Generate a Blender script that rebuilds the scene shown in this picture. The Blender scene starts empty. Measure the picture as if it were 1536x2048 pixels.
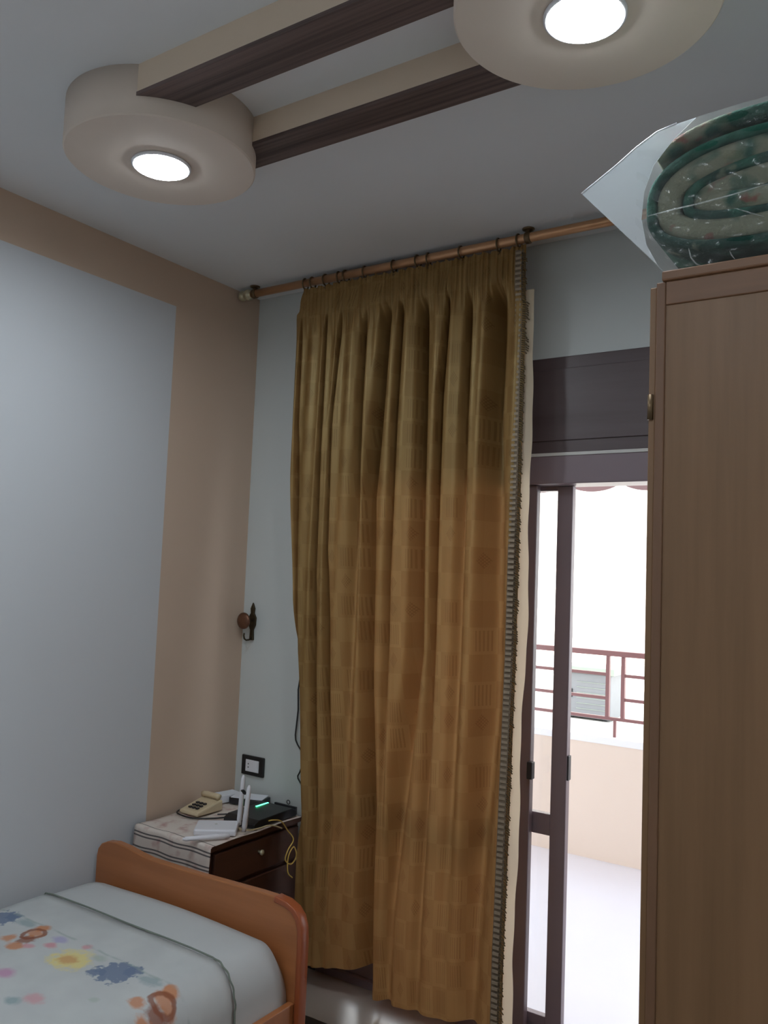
import bpy, bmesh, math, random
from mathutils import Vector, Matrix
R_ = random.Random(7)
SC = bpy.context.scene
COL = SC.collection
PI = math.pi

# ------------------------------------------------------------------ camera, sky, sun, exposure
cam_d = bpy.data.cameras.new('camera')
cam_d.sensor_fit = 'VERTICAL'; cam_d.sensor_height = 36.0; cam_d.lens = 1673.3 * 36 / 2048
cam_d.clip_start = 0.02; cam_d.clip_end = 200
cam = bpy.data.objects.new('camera', cam_d); COL.objects.link(cam)
yaw, pitch, roll = math.radians(33.815), math.radians(4.2545), math.radians(2.2866)
fv = Vector((-math.sin(yaw)*math.cos(pitch), math.cos(yaw)*math.cos(pitch), math.sin(pitch)))
r0 = Vector((math.cos(yaw), math.sin(yaw), 0)); u0 = r0.cross(fv)
rv = r0*math.cos(roll) + u0*math.sin(roll); uv_ = -r0*math.sin(roll) + u0*math.cos(roll)
M3 = Matrix((rv, uv_, -fv)).transposed()
cam.matrix_world = Matrix.Translation((2.6156, -2.8046, 1.6)) @ M3.to_4x4()
SC.camera = cam

w = bpy.data.worlds.new('sky'); SC.world = w; w.use_nodes = True
bg = w.node_tree.nodes['Background']
bg.inputs[0].default_value = (0.86, 0.93, 1.0, 1); bg.inputs[1].default_value = .79
sun_d = bpy.data.lights.new('sun', 'SUN'); sun_d.energy = 2.8; sun_d.angle = math.radians(1.0); sun_d.color = (1, .95, .86)
sun = bpy.data.objects.new('sun', sun_d); COL.objects.link(sun)
sun.rotation_euler = (math.radians(42), 0, math.radians(-28))
LED = 30.0
SC.view_settings.view_transform = 'Standard'; SC.view_settings.look = 'None'
SC.view_settings.gamma = 1.0; SC.view_settings.use_curve_mapping = False
SC.view_settings.exposure = 2.25
try:
    SC.cycles.use_denoising = True
    SC.cycles.max_bounces = 10; SC.cycles.diffuse_bounces = 6; SC.cycles.transparent_max_bounces = 16
    SC.cycles.caustics_reflective = False; SC.cycles.caustics_refractive = False
    SC.cycles.sample_clamp_indirect = 6
except Exception: pass

# ------------------------------------------------------------------ materials
def s2l(c):
    return tuple((v/255/12.92 if v/255 <= .04045 else ((v/255+.055)/1.055)**2.4) for v in c)
class NT:
    """small node helper"""
    def __init__(s, name):
        s.m = bpy.data.materials.new(name); s.m.use_nodes = True
        s.t = s.m.node_tree; s.b = s.t.nodes['Principled BSDF']; s.out = s.t.nodes['Material Output']
    def n(s, typ, **kw):
        nd = s.t.nodes.new(typ)
        for k, v in kw.items(): setattr(nd, k, v)
        return nd
    def l(s, a, b): s.t.links.new(a, b)
    def val(s, x, sock):
        if hasattr(x, 'links'): s.l(x, sock)
        else: sock.default_value = x
    def math(s, op, a, b=None, c=None):
        nd = s.n('ShaderNodeMath', operation=op)
        s.val(a, nd.inputs[0])
        if b is not None: s.val(b, nd.inputs[1])
        if c is not None: s.val(c, nd.inputs[2])
        return nd.outputs[0]
    def mix(s, f, a, b):
        nd = s.n('ShaderNodeMix', data_type='RGBA')
        s.val(f, nd.inputs[0])
        for x, i in ((a, 6), (b, 7)):
            if hasattr(x, 'links'): s.l(x, nd.inputs[i])
            else: nd.inputs[i].default_value = (*x[:3], 1)
        return nd.outputs[2]
    def pos(s): return s.n('ShaderNodeNewGeometry').outputs['Position']
    def obj(s): return s.n('ShaderNodeTexCoord').outputs['Object']
    def uv(s): return s.n('ShaderNodeTexCoord').outputs['UV']
    def sep(s, v):
        nd = s.n('ShaderNodeSeparateXYZ'); s.l(v, nd.inputs[0]); return nd.outputs
    def scale(s, v, xyz):
        nd = s.n('ShaderNodeMapping'); s.l(v, nd.inputs[0]); nd.inputs['Scale'].default_value = xyz; return nd.outputs[0]
    def noise(s, v, sc=5, det=3, rough=.5):
        nd = s.n('ShaderNodeTexNoise'); s.l(v, nd.inputs['Vector'])
        nd.inputs['Scale'].default_value = sc; nd.inputs['Detail'].default_value = det; nd.inputs['Roughness'].default_value = rough
        return nd.outputs['Fac']
    def ramp(s, f, a, b):
        nd = s.n('ShaderNodeMapRange'); s.l(f, nd.inputs[0]); nd.inputs[1].default_value = a; nd.inputs[2].default_value = b
        return nd.outputs[0]
    def bump(s, h, st=.2, d=.01):
        nd = s.n('ShaderNodeBump'); nd.inputs['Strength'].default_value = st; nd.inputs['Distance'].default_value = d
        s.l(h, nd.inputs['Height']); s.l(nd.outputs[0], s.b.inputs['Normal']); return nd.outputs[0]
    def base(s, c): s.val(c if hasattr(c, 'links') else (*c[:3], 1), s.b.inputs['Base Color'])
    def rough(s, r): s.b.inputs['Roughness'].default_value = r

def plain(name, col, rough=.6, metal=0.0, var=.08, sc=12, bump=0.0, spec=.5):
    k = NT(name); c = s2l(col); p = k.obj()
    f = k.noise(p, sc, 3)
    k.base(k.mix(f, tuple(v*(1-var) for v in c), tuple(min(1, v*(1+var)) for v in c)))
    k.rough(rough); k.b.inputs['Metallic'].default_value = metal; k.b.inputs['Specular IOR Level'].default_value = spec
    if bump: k.bump(k.noise(p, sc*8, 3), bump, .003)
    return k.m

def paint(name, col):
    return plain(name, col, .75, 0, .025, 3, .05, .25)

def wood(name, c1, c2, axis='z', rough=.45, fine=30, spec=.5):
    k = NT(name); p = k.obj()
    st = {'z': (fine, fine, 1.2), 'x': (1.2, fine, fine), 'y': (fine, 1.2, fine)}[axis]
    a = k.noise(k.scale(p, st), 1.0, 5, .6)
    bst = tuple(v*.22 if v > 2 else v*.6 for v in st)
    b_ = k.noise(k.scale(p, bst), 1.0, 3, .5)
    f = k.math('ADD', k.math('MULTIPLY', a, .6), k.math('MULTIPLY', b_, .4))
    k.base(k.mix(k.ramp(f, .32, .68), s2l(c1), s2l(c2)))
    k.rough(rough); k.b.inputs['Specular IOR Level'].default_value = spec
    k.bump(a, .15, .002); return k.m

def emit(name, col, strength):
    k = NT(name); k.b.inputs['Emission Color'].default_value = (*col, 1); k.b.inputs['Emission Strength'].default_value = strength
    k.base((.8, .8, .8)); return k.m

def sheer(name, tint, alpha, rough=.15, gloss=.08, translucent=.5):
    """thin plastic / glass sheet: lets light straight through, with a milky part and a gloss"""
    k = NT(name)
    tr = k.n('ShaderNodeBsdfTransparent')
    df = k.n('ShaderNodeBsdfDiffuse'); df.inputs[0].default_value = (*tint, 1)
    tl = k.n('ShaderNodeBsdfTranslucent'); tl.inputs[0].default_value = (*tint, 1)
    m1 = k.n('ShaderNodeMixShader'); m1.inputs[0].default_value = translucent; k.l(df.outputs[0], m1.inputs[1]); k.l(tl.outputs[0], m1.inputs[2])
    m2 = k.n('ShaderNodeMixShader'); m2.inputs[0].default_value = alpha; k.l(tr.outputs[0], m2.inputs[1]); k.l(m1.outputs[0], m2.inputs[2])
    gl = k.n('ShaderNodeBsdfGlossy'); gl.inputs['Roughness'].default_value = rough
    if name != 'glass':
        bp = k.n('ShaderNodeBump'); bp.inputs['Strength'].default_value = .35; bp.inputs['Distance'].default_value = .01
        k.l(k.noise(k.obj(), 22, 4), bp.inputs['Height']); k.l(bp.outputs[0], gl.inputs['Normal'])
    m3 = k.n('ShaderNodeMixShader'); m3.inputs[0].default_value = gloss; k.l(m2.outputs[0], m3.inputs[1]); k.l(gl.outputs[0], m3.inputs[2])
    k.l(m3.outputs[0], k.out.inputs['Surface']); return k.m

def left_wall_paint():
    # white paint with a beige painted band beside the corner and along the top
    k = NT('white_wall_with_beige_band'); x, y, z = k.sep(k.pos())
    band = k.math('GREATER_THAN', y, -.495)
    top = k.math('GREATER_THAN', z, 2.665)
    f = k.math('MAXIMUM', band, top)
    k.base(k.mix(f, s2l((204, 207, 211)), s2l((204, 181, 161)))); k.rough(.75); k.b.inputs['Specular IOR Level'].default_value = .25
    k.bump(k.noise(k.pos(), 30, 3), .05, .003); return k.m

def curtain_mat():
    k = NT('woven_gold_curtain'); u, v, _ = k.sep(k.uv())
    CE = .095
    cu = k.math('DIVIDE', u, CE); cv = k.math('DIVIDE', v, CE)
    iu = k.math('FLOOR', cu); iv = k.math('FLOOR', cv); fu = k.math('FRACT', cu); fv_ = k.math('FRACT', cv)
    chk = k.math('MODULO', k.math('ADD', k.math('ADD', iu, iv), 1000), 2)
    cmb = k.n('ShaderNodeCombineXYZ'); k.l(iu, cmb.inputs[0]); k.l(iv, cmb.inputs[1])
    wn = k.n('ShaderNodeTexWhiteNoise', noise_dimensions='2D'); k.l(cmb.outputs[0], wn.inputs['Vector']); rnd = wn.outputs['Value']
    # fine vertical bars inside some cells, a lozenge in others
    bars = k.math('GREATER_THAN', k.math('SINE', k.math('MULTIPLY', fu, 2*PI*8)), .1)
    inbar = k.math('MULTIPLY', k.math('MULTIPLY', k.math('LESS_THAN', k.math('ABSOLUTE', k.math('SUBTRACT', fu, .5)), .32), k.math('LESS_THAN', k.math('ABSOLUTE', k.math('SUBTRACT', fv_, .5)), .38)), k.math('LESS_THAN', rnd, .38))
    d = k.math('ADD', k.math('ABSOLUTE', k.math('SUBTRACT', fu, .5)), k.math('MULTIPLY', k.math('ABSOLUTE', k.math('SUBTRACT', fv_, .5)), .75))
    loz = k.math('MULTIPLY', k.math('LESS_THAN', d, .24), k.math('GREATER_THAN', rnd, .72))
    dots = k.math('GREATER_THAN', k.math('MULTIPLY', k.math('SINE', k.math('MULTIPLY', fu, 2*PI*9)), k.math('SINE', k.math('MULTIPLY', fv_, 2*PI*8))), -.15)
    c = k.mix(chk, s2l((156, 124, 78)), s2l((143, 111, 68)))
    c = k.mix(k.math('MULTIPLY', rnd, .22), c, s2l((128, 90, 52)))
    half = k.math('MULTIPLY', k.math('GREATER_THAN', fu, .5), .16)
    c = k.mix(half, c, s2l((176, 148, 98)))
    c = k.mix(k.math('MULTIPLY', k.math('MULTIPLY', inbar, bars), .45), c, s2l((98, 66, 36)))
    c = k.mix(k.math('MULTIPLY', k.math('MULTIPLY', loz, dots), .45), c, s2l((92, 60, 34)))
    nz = k.noise(k.scale(k.uv(), (900, 30, 1)), 1, 2)
    c = k.mix(k.math('MULTIPLY', nz, .28), c, s2l((105, 72, 34)))
    df = k.n('ShaderNodeBsdfDiffuse'); k.l(c, df.inputs[0])
    tl = k.n('ShaderNodeBsdfTranslucent')
    tc = k.mix(.55, c, (.58, .22, .09)); k.l(tc, tl.inputs[0])
    ms = k.n('ShaderNodeMixShader'); ms.inputs[0].default_value = CURTAIN_TR; k.l(df.outputs[0], ms.inputs[1]); k.l(tl.outputs[0], ms.inputs[2])
    gl = k.n('ShaderNodeBsdfGlossy'); gl.inputs['Roughness'].default_value = .42; gl.inputs[0].default_value = (.95, .78, .42, 1)
    m2 = k.n('ShaderNodeMixShader'); m2.inputs[0].default_value = .065; k.l(ms.outputs[0], m2.inputs[1]); k.l(gl.outputs[0], m2.inputs[2])
    k.l(m2.outputs[0], k.out.inputs['Surface'])
    return k.m
CURTAIN_TR = .18

def bedprint_mat():
    # white cotton printed with loose blots of blue, orange, yellow and pink
    k = NT('printed_white_cotton'); x, y, z = k.sep(k.pos())
    nz = k.noise(k.pos(), 22, 2); nz2 = k.noise(k.pos(), 9, 2)
    base = k.mix(k.ramp(nz2, .35, .7), s2l((194, 197, 196)), s2l((186, 189, 189)))
    sharp = k.noise(k.pos(), 48, 3)
    def blob(c, cx, cy, r, col, ax=1.0, rough=.6, soft=.25, op=.85):
        dx = k.math('MULTIPLY', k.math('SUBTRACT', x, cx), ax); dy = k.math('SUBTRACT', y, cy)
        d = k.math('SQRT', k.math('ADD', k.math('MULTIPLY', dx, dx), k.math('MULTIPLY', dy, dy)))
        d = k.math('ADD', k.math('DIVIDE', d, r), k.math('MULTIPLY', k.math('SUBTRACT', sharp, .5), rough*2))
        f = k.n('ShaderNodeMapRange'); k.l(d, f.inputs[0]); f.inputs[1].default_value = 1+soft; f.inputs[2].default_value = 1-soft; f.inputs[3].default_value = 0; f.inputs[4].default_value = op
        return k.mix(f.outputs[0], c, s2l(col))
    def ring(c, cx, cy, r, th, col, op=.85):
        dx = k.math('SUBTRACT', x, cx); dy = k.math('SUBTRACT', y, cy)
        d = k.math('SQRT', k.math('ADD', k.math('MULTIPLY', dx, dx), k.math('MULTIPLY', dy, dy)))
        d = k.math('ABSOLUTE', k.math('SUBTRACT', d, k.math('ADD', r, k.math('MULTIPLY', k.math('SUBTRACT', nz, .5), .03))))
        f = k.n('ShaderNodeMapRange'); k.l(d, f.inputs[0]); f.inputs[1].default_value = th; f.inputs[2].default_value = th*.5; f.inputs[3].default_value = 0; f.inputs[4].default_value = op
        return k.mix(f.outputs[0], c, s2l(col))
    c = base
    BL, OR, DB, YE, PK, PU, TE, GR = (112, 126, 150), (196, 132, 92), (138, 84, 62), (222, 206, 128), (204, 150, 156), (166, 160, 196), (142, 160, 164), (170, 180, 172)
    for ox in (0, .566, -.566):
        for oy in (0, -.62, -1.24):
            if ox == -.566 and oy < 0 and False: continue
            for (cx, cy, r, col, ax, rg, so, op) in (
                (.718, -1.200, .055, BL, 1, 1.0, .1, .9), (.745, -1.165, .026, BL, 1, .8, .15, .9), (.675, -1.235, .024, BL, 1, .8, .15, .9),
                (.330, -1.165, .022, OR, 1, .5, .3, .9), (.362, -1.240, .026, DB, 1, .8, .3, .8), (.310, -1.262, .022, OR, 1, .6, .3, .8), (.375, -1.285, .020, OR, .7, .6, .3, .85), (.345, -1.200, .020, OR, .6, .6, .3, .8),
                (.567, -1.235, .052, YE, .9, .8, .3, .8), (.560, -1.242, .022, OR, .8, .8, .4, .6),
                (.437, -1.180, .018, PU, .7, .6, .4, .8), (.448, -1.220, .014, PK, .7, .6, .4, .9), (.405, -1.262, .013, PK, .7, .6, .4, .8), (.534, -1.158, .014, PK, 1, .6, .4, .8),
                (.618, -1.180, .016, GR, .7, .6, .4, .8), (.823, -1.172, .018, TE, .45, .7, .4, .7), (.500, -1.395, .022, (190, 130, 170), .8, .5, .4, .7), (.678, -1.425, .022, PK, .8, .7, .4, .7), (.646, -1.465, .017, TE, .8, .6, .4, .8), (.790, -1.330, .012, GR, 1, .6, .4, .7)):
                if oy and col is BL: oyy = oy
                c = blob(c, cx+ox, cy+oy, r, col, ax, rg, so, op) if (oy == 0 or col in (BL, YE, OR)) and (-.1 < cx+ox < 1.15) else c
        if oy == 0: pass
        c = ring(c, .345+ox, -1.205, .030, .010, DB, .8)
    # thin grey-green garland line along the printed border
    ln = k.math('ABSOLUTE', k.math('SUBTRACT', y, k.math('ADD', -1.150, k.math('MULTIPLY', k.math('SUBTRACT', nz2, .5), .02))))
    f = k.n('ShaderNodeMapRange'); k.l(ln, f.inputs[0]); f.inputs[1].default_value = .007; f.inputs[2].default_value = .002; f.inputs[3].default_value = 0; f.inputs[4].default_value = .5
    c = k.mix(k.math('MULTIPLY', f.outputs[0], k.ramp(nz, .4, .6)), c, s2l((150, 164, 160)))
    k.base(c); k.rough(.9); k.b.inputs['Specular IOR Level'].default_value = .1
    k.bump(k.noise(k.pos(), 60, 3), .12, .004); return k.m

def cloth_stripe_mat():
    k = NT('striped_cotton_cloth'); u, v, _ = k.sep(k.uv())
    ph = k.math('FRACT', k.math('DIVIDE', v, .052))
    l1 = k.math('LESS_THAN', k.math('ABSOLUTE', k.math('SUBTRACT', ph, .36)), .055)
    l2 = k.math('LESS_THAN', k.math('ABSOLUTE', k.math('SUBTRACT', ph, .60)), .055)
    lim = k.math('GREATER_THAN', v, .03)
    f = k.math('MULTIPLY', k.math('MAXIMUM', l1, l2), lim)
    nz = k.noise(k.scale(k.uv(), (1, 1, 1)), 16, 3)
    c = k.mix(k.ramp(nz, .52, .72), s2l((214, 202, 192)), s2l((188, 152, 146)))
    c = k.mix(k.math('MULTIPLY', f, .85), c, s2l((62, 58, 64)))
    k.base(c); k.rough(.9); k.bump(k.noise(k.scale(k.uv(), (300, 300, 1)), 1, 2), .2, .002); return k.m

def blanket_mat(name, a, b, c3, th):
    k = NT(name); n1 = k.noise(k.pos(), 13, 2); n2 = k.noise(k.scale(k.pos(), (1.3, 1, 1.7)), 19, 2)
    c = k.mix(k.ramp(n1, th, th+.1), s2l(a), s2l(b))
    c = k.mix(k.math('MULTIPLY', k.ramp(n2, .62, .70), .8), c, s2l(c3))
    k.base(c); k.rough(.95); k.bump(k.noise(k.pos(), 160, 2), .5, .004); return k.m

M = {}
M['ceil'] = paint('ceiling_paint', (226, 228, 231))
M['wall'] = paint('pale_wall_paint', (200, 204, 203))
M['wall2'] = paint('white_wall_paint', (226, 226, 224))
M['wall_left'] = left_wall_paint()
M['wall_beige'] = paint('beige_paint', (216, 202, 190))
M['beam'] = paint('cream_beam_paint', (216, 198, 178))
M['beam_wood'] = wood('dark_wood_panel', (50, 40, 40), (124, 104, 100), 'x', .5, 75)
M['floor'] = plain('glossy_beige_tile', (138, 127, 117), .2, 0, .12, 4)
M['skirt'] = plain('dark_skirting', (38, 34, 36), .4)
M['frame'] = plain('brown_painted_aluminium', (126, 110, 116), .38, 0, .05, 6)
M['shutter'] = wood('brown_shutter_case', (80, 66, 68), (98, 84, 86), 'x', .4, 14)
M['slat'] = plain('pale_shutter_slat', (202, 200, 196), .5)
M['glass'] = sheer('glass', (.9, .95, 1), .0, .02, .06)
M['black'] = plain('black_plastic', (24, 24, 26), .4)
M['dark'] = plain('charcoal_plastic', (44, 44, 48), .45)
M['whitep'] = plain('white_plastic', (226, 226, 232), .35, 0, .03)
M['curtain'] = curtain_mat()
M['lining'] = sheer('cream_lining', s2l((226, 208, 182)), 1.0, .6, .0, .45)
M['braid'] = plain('grey_brown_braid', (116, 100, 82), .8, 0, .2, 60, .4)
M['rung'] = plain('pale_braid_rungs', (148, 132, 112), .7, 0, .15, 60)
M['fringe'] = plain('olive_brown_fringe', (98, 82, 56), .9, 0, .25, 50, .5)
M['rod'] = plain('satin_copper_rod', (206, 158, 118), .32, .55, .06)
M['ring'] = plain('aged_brass', (112, 92, 68), .38, .75, .2, 40)
M['silver'] = plain('antique_silver', (196, 188, 160), .35, .55, .4, 70)
M['bronze'] = plain('antique_bronze', (112, 78, 60), .4, .6, .3, 60)
M['bronze_d'] = plain('dark_bronze', (74, 64, 48), .4, .7, .4, 80)
M['wardrobe'] = wood('light_oak_veneer', (122, 90, 60), (144, 108, 76), 'z', .42, 26)
M['wardrobe_f'] = wood('oak_frame', (112, 80, 58), (132, 96, 70), 'z', .45, 26)
M['wardrobe_fx'] = wood('oak_frame_across', (112, 80, 58), (132, 96, 70), 'x', .45, 26)
M['bed'] = wood('orange_brown_wood', (150, 92, 54), (176, 112, 68), 'x', .32, 22)
M['bed_edge'] = plain('reddish_edge_band', (158, 84, 50), .3)
M['cotton'] = plain('white_cotton', (192, 195, 195), .9, 0, .03, 8, .15, .1)
M['print'] = bedprint_mat()
M['piping'] = plain('grey_green_piping', (120, 128, 118), .9)
M['stand'] = wood('dark_brown_wood', (52, 32, 24), (78, 48, 36), 'y', .4, 24)
M['stripe'] = cloth_stripe_mat()
M['phone'] = plain('ivory_plastic', (206, 188, 156), .45)
M['paper'] = plain('white_paper', (224, 228, 236), .8, 0, .02)
M['yellow'] = plain('yellow_cable', (206, 172, 84), .5)
M['beigecable'] = plain('cream_cable', (196, 180, 140), .5)
M['led_green'] = emit('green_led', (.05, .9, .35), 1.6)
M['led'] = emit('led_diffuser', (.84, .93, 1.0), LED)
M['bal_floor'] = plain('white_balcony_tile', (226, 228, 236), .35, 0, .03, 3)
M['parapet'] = paint('peach_render', (230, 212, 196))
M['cap'] = plain('white_marble_cap', (240, 240, 240), .4, 0, .03, 5)
M['rail'] = plain('red_brown_painted_steel', (142, 100, 98), .45)
M['facade'] = plain('pale_facade', (236, 232, 224), .85, 0, .03, 2)
M['palerail'] = plain('pale_grey_paint', (214, 208, 206), .6)
M['acgrey'] = plain('grey_metal_casing', (132, 134, 138), .5)
M['aclid'] = plain('green_grey_lid', (160, 170, 158), .5)
M['awning'] = plain('mauve_awning_canvas', (168, 140, 138), .9, 0, .05)
M['clear'] = sheer('clear_plastic', (.78, .84, .82), .05, .2, .032)
M['crease'] = sheer('creased_plastic', (.8, .86, .85), .22, .2, .08)
M['milky'] = sheer('milky_plastic', (.86, .90, .93), .72, .25, .06, .45)
M['green'] = blanket_mat('green_plush', (14, 56, 48), (36, 88, 74), (104, 112, 96), .46)
M['cream'] = blanket_mat('cream_plush', (124, 126, 108), (40, 82, 70), (126, 84, 78), .50)

# ------------------------------------------------------------------ mesh builder (everything in room metres; parts are shifted to their parent's base)
ORG = {}
class MB:
    def __init__(s): s.v = []; s.f = []; s.uv = None; s.smooth = []
    def add(s, vs, fs, smooth=False):
        o = len(s.v); s.v += [tuple(p) for p in vs]; s.f += [tuple(i+o for i in f) for f in fs]; s.smooth += [smooth]*len(fs); return s
    def box(s, x0, x1, y0, y1, z0, z1, rot=None, piv=None):
        vs = [Vector((x, y, z)) for z in (z0, z1) for y in (y0, y1) for x in (x0, x1)]
        if rot is not None:
            p = Vector(piv if piv else ((x0+x1)/2, (y0+y1)/2, (z0+z1)/2)); vs = [p + rot @ (v-p) for v in vs]
        return s.add(vs, [(0, 2, 3, 1), (4, 5, 7, 6), (0, 1, 5, 4), (1, 3, 7, 5), (3, 2, 6, 7), (2, 0, 4, 6)])
    def tube(s, pts, r, n=10, caps=True, radii=None):
        pts = [Vector(p) for p in pts]; vs = []; fs = []; up = None
        for i, p in enumerate(pts):
            t = ((pts[min(i+1, len(pts)-1)] - pts[max(i-1, 0)])).normalized()
            if up is None: up = Vector((0, 0, 1)) if abs(t.z) < .9 else Vector((1, 0, 0))
            a = t.cross(up).normalized(); up = a.cross(t).normalized()
            rr = radii[i] if radii else r
            vs += [p + rr*(a*math.cos(q*2*PI/n) + up*math.sin(q*2*PI/n)) for q in range(n)]
        for i in range(len(pts)-1):
            fs += [(i*n+q, i*n+(q+1) % n, (i+1)*n+(q+1) % n, (i+1)*n+q) for q in range(n)]
        if caps: fs += [tuple(range(n-1, -1, -1)), tuple((len(pts)-1)*n+q for q in range(n))]
        return s.add(vs, fs, True)
    def lathe(s, c, prof, axis=(0, 0, 1), n=32, smooth=True):
        ax = Vector(axis).normalized(); h = Vector((1, 0, 0)) if abs(ax.x) < .9 else Vector((0, 1, 0))
        a = ax.cross(h).normalized(); b = ax.cross(a); c = Vector(c); vs = []; fs = []
        for (r, t) in prof: vs += [c + ax*t + r*(a*math.cos(q*2*PI/n) + b*math.sin(q*2*PI/n)) for q in range(n)]
        for i in range(len(prof)-1): fs += [(i*n+q, i*n+(q+1) % n, (i+1)*n+(q+1) % n, (i+1)*n+q) for q in range(n)]
        fs += [tuple(range(n-1, -1, -1)), tuple((len(prof)-1)*n+q for q in range(n))]
        return s.add(vs, fs, smooth)
    def torus(s, c, axis, Rr, r, n=20, m=8):
        ax = Vector(axis).normalized(); h = Vector((0, 0, 1)) if abs(ax.z) < .9 else Vector((1, 0, 0))
        a = ax.cross(h).normalized(); b = ax.cross(a); c = Vector(c); vs = []
        for i in range(n):
            d = a*math.cos(i*2*PI/n) + b*math.sin(i*2*PI/n)
            vs += [c + d*(Rr + r*math.cos(j*2*PI/m)) + ax*r*math.sin(j*2*PI/m) for j in range(m)]
        return s.add(vs, [(i*m+j, i*m+(j+1) % m, ((i+1) % n)*m+(j+1) % m, ((i+1) % n)*m+j) for i in range(n) for j in range(m)], True)
    def prism(s, poly, d, axis='y', smooth=False):
        """closed polygon of 2D points, extruded between d[0] and d[1] along axis"""
        def P(p, t): return {'y': (p[0], t, p[1]), 'x': (t, p[0], p[1]), 'z': (p[0], p[1], t)}[axis]
        n = len(poly); vs = [P(p, d[0]) for p in poly] + [P(p, d[1]) for p in poly]
        o = len(s.v); s.v += vs
        s.f += [tuple(range(o, o+n)), tuple(range(o+2*n-1, o+n-1, -1))]; s.smooth += [False, False]
        s.f += [(o+i, o+n+i, o+n+(i+1) % n, o+(i+1) % n) for i in range(n)]; s.smooth += [smooth]*n
        return s
    def grid(s, fn, nu, nv, smooth=True, uvfn=None):
        vs = [fn(i/nu, j/nv) for j in range(nv+1) for i in range(nu+1)]
        fs = [(j*(nu+1)+i, j*(nu+1)+i+1, (j+1)*(nu+1)+i+1, (j+1)*(nu+1)+i) for j in range(nv) for i in range(nu)]
        if uvfn: s.uv = [uvfn(i/nu, j/nv) for j in range(nv+1) for i in range(nu+1)]
        return s.add(vs, fs, smooth)
    def build(s, name, mat, parent=None, base=None, bevel=0, fix=True):
        o0 = Vector(ORG[parent.name]) if parent is not None else Vector(base if base else (0, 0, 0))
        me = bpy.data.meshes.new(name); me.from_pydata([Vector(v)-o0 for v in s.v], [], s.f)
        me.polygons.foreach_set('use_smooth', s.smooth)
        if s.uv:
            ul = me.uv_layers.new(name='UVMap')
            for lp in me.loops: ul.data[lp.index].uv = s.uv[lp.vertex_index]
        if fix and not s.uv:
            bm = bmesh.new(); bm.from_mesh(me); bmesh.ops.recalc_face_normals(bm, faces=bm.faces); bm.to_mesh(me); bm.free()
        me.materials.append(mat); me.update()
        ob = bpy.data.objects.new(name, me); COL.objects.link(ob)
        if parent is not None: ob.parent = parent
        else: ob.location = o0
        ORG[ob.name] = tuple(o0)
        if bevel:
            bv = ob.modifiers.new('edge', 'BEVEL'); bv.width = bevel; bv.segments = 2; bv.limit_method = 'ANGLE'; bv.angle_limit = math.radians(40)
        return ob
def box(*a, **k): return MB().box(*a, **k)
def tag(o, label=None, cat=None, group=None, kind=None):
    for key, v in (('label', label), ('category', cat), ('group', group), ('kind', kind)):
        if v: o[key] = v
    return o
def thing(name, label, cat, loc, group=None):
    o = bpy.data.objects.new(name, None); COL.objects.link(o); o.location = loc; o.empty_display_size = .1
    ORG[o.name] = tuple(loc); return tag(o, label, cat, group)
def struct(name, mb, mat, label=None, parent=None, bevel=0):
    o = mb.build(name, mat, parent, bevel=bevel)
    if parent is None: o['kind'] = 'structure'
    if label: o['label'] = label
    return o
def copy_tree(o, loc=None, parent=None):
    c = o.copy(); COL.objects.link(c)
    if parent is not None: c.parent = parent
    if loc is not None: c.location = loc
    for ch in list(o.children): copy_tree(ch, None, c)
    return c
def lerp_tab(tab, z):
    """tab sorted by descending z of (z, value)"""
    if z >= tab[0][0]: return tab[0][1]
    for (z0, a), (z1, b) in zip(tab, tab[1:]):
        if z >= z1: return b + (a-b)*(z-z1)/(z0-z1)
    return tab[-1][1]

# ------------------------------------------------------------------ room shell
H = 2.84; XR = 2.80; YB = -3.75; WT = .22
DX0, DX1, DZ = .50, 2.06, 2.405            # balcony door opening
o = struct('floor', box(0, XR, YB, 0, -.12, 0), M['floor'], 'glossy grey-beige tiled bedroom floor')
ceil = struct('ceiling', box(-.1, XR+.1, YB-.1, WT, H, H+.12), M['ceil'], 'white painted ceiling with dropped beige discs and beams')
struct('wall_left', box(-.12, 0, YB, WT, -.12, H), M['wall_left'], 'pale wall with a beige painted band beside the corner')
bw = MB(); bw.box(0, DX0, 0, WT, -.12, H); bw.box(DX1, XR+.12, 0, WT, -.12, H); bw.box(DX0, DX1, 0, WT, DZ, H)
struct('wall_back', bw, M['wall'], 'pale wall around the balcony door')
struct('wall_right', box(XR, XR+.12, YB, 0, -.12, H), M['wall2'], 'pale wall behind the wardrobe')
struct('wall_rear', box(-.12, XR+.12, YB-.12, YB, -.12, H), M['wall2'], 'pale wall behind the viewer')
struct('baseboard_back', box(.002, DX0-.001, -.014, 0, .0, .075), M['skirt'], 'dark tile baseboard behind the curtain')
struct('baseboard_left', box(0, .012, YB, -.016, .0, .075), M['skirt'], 'dark tile baseboard along the left wall')

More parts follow.
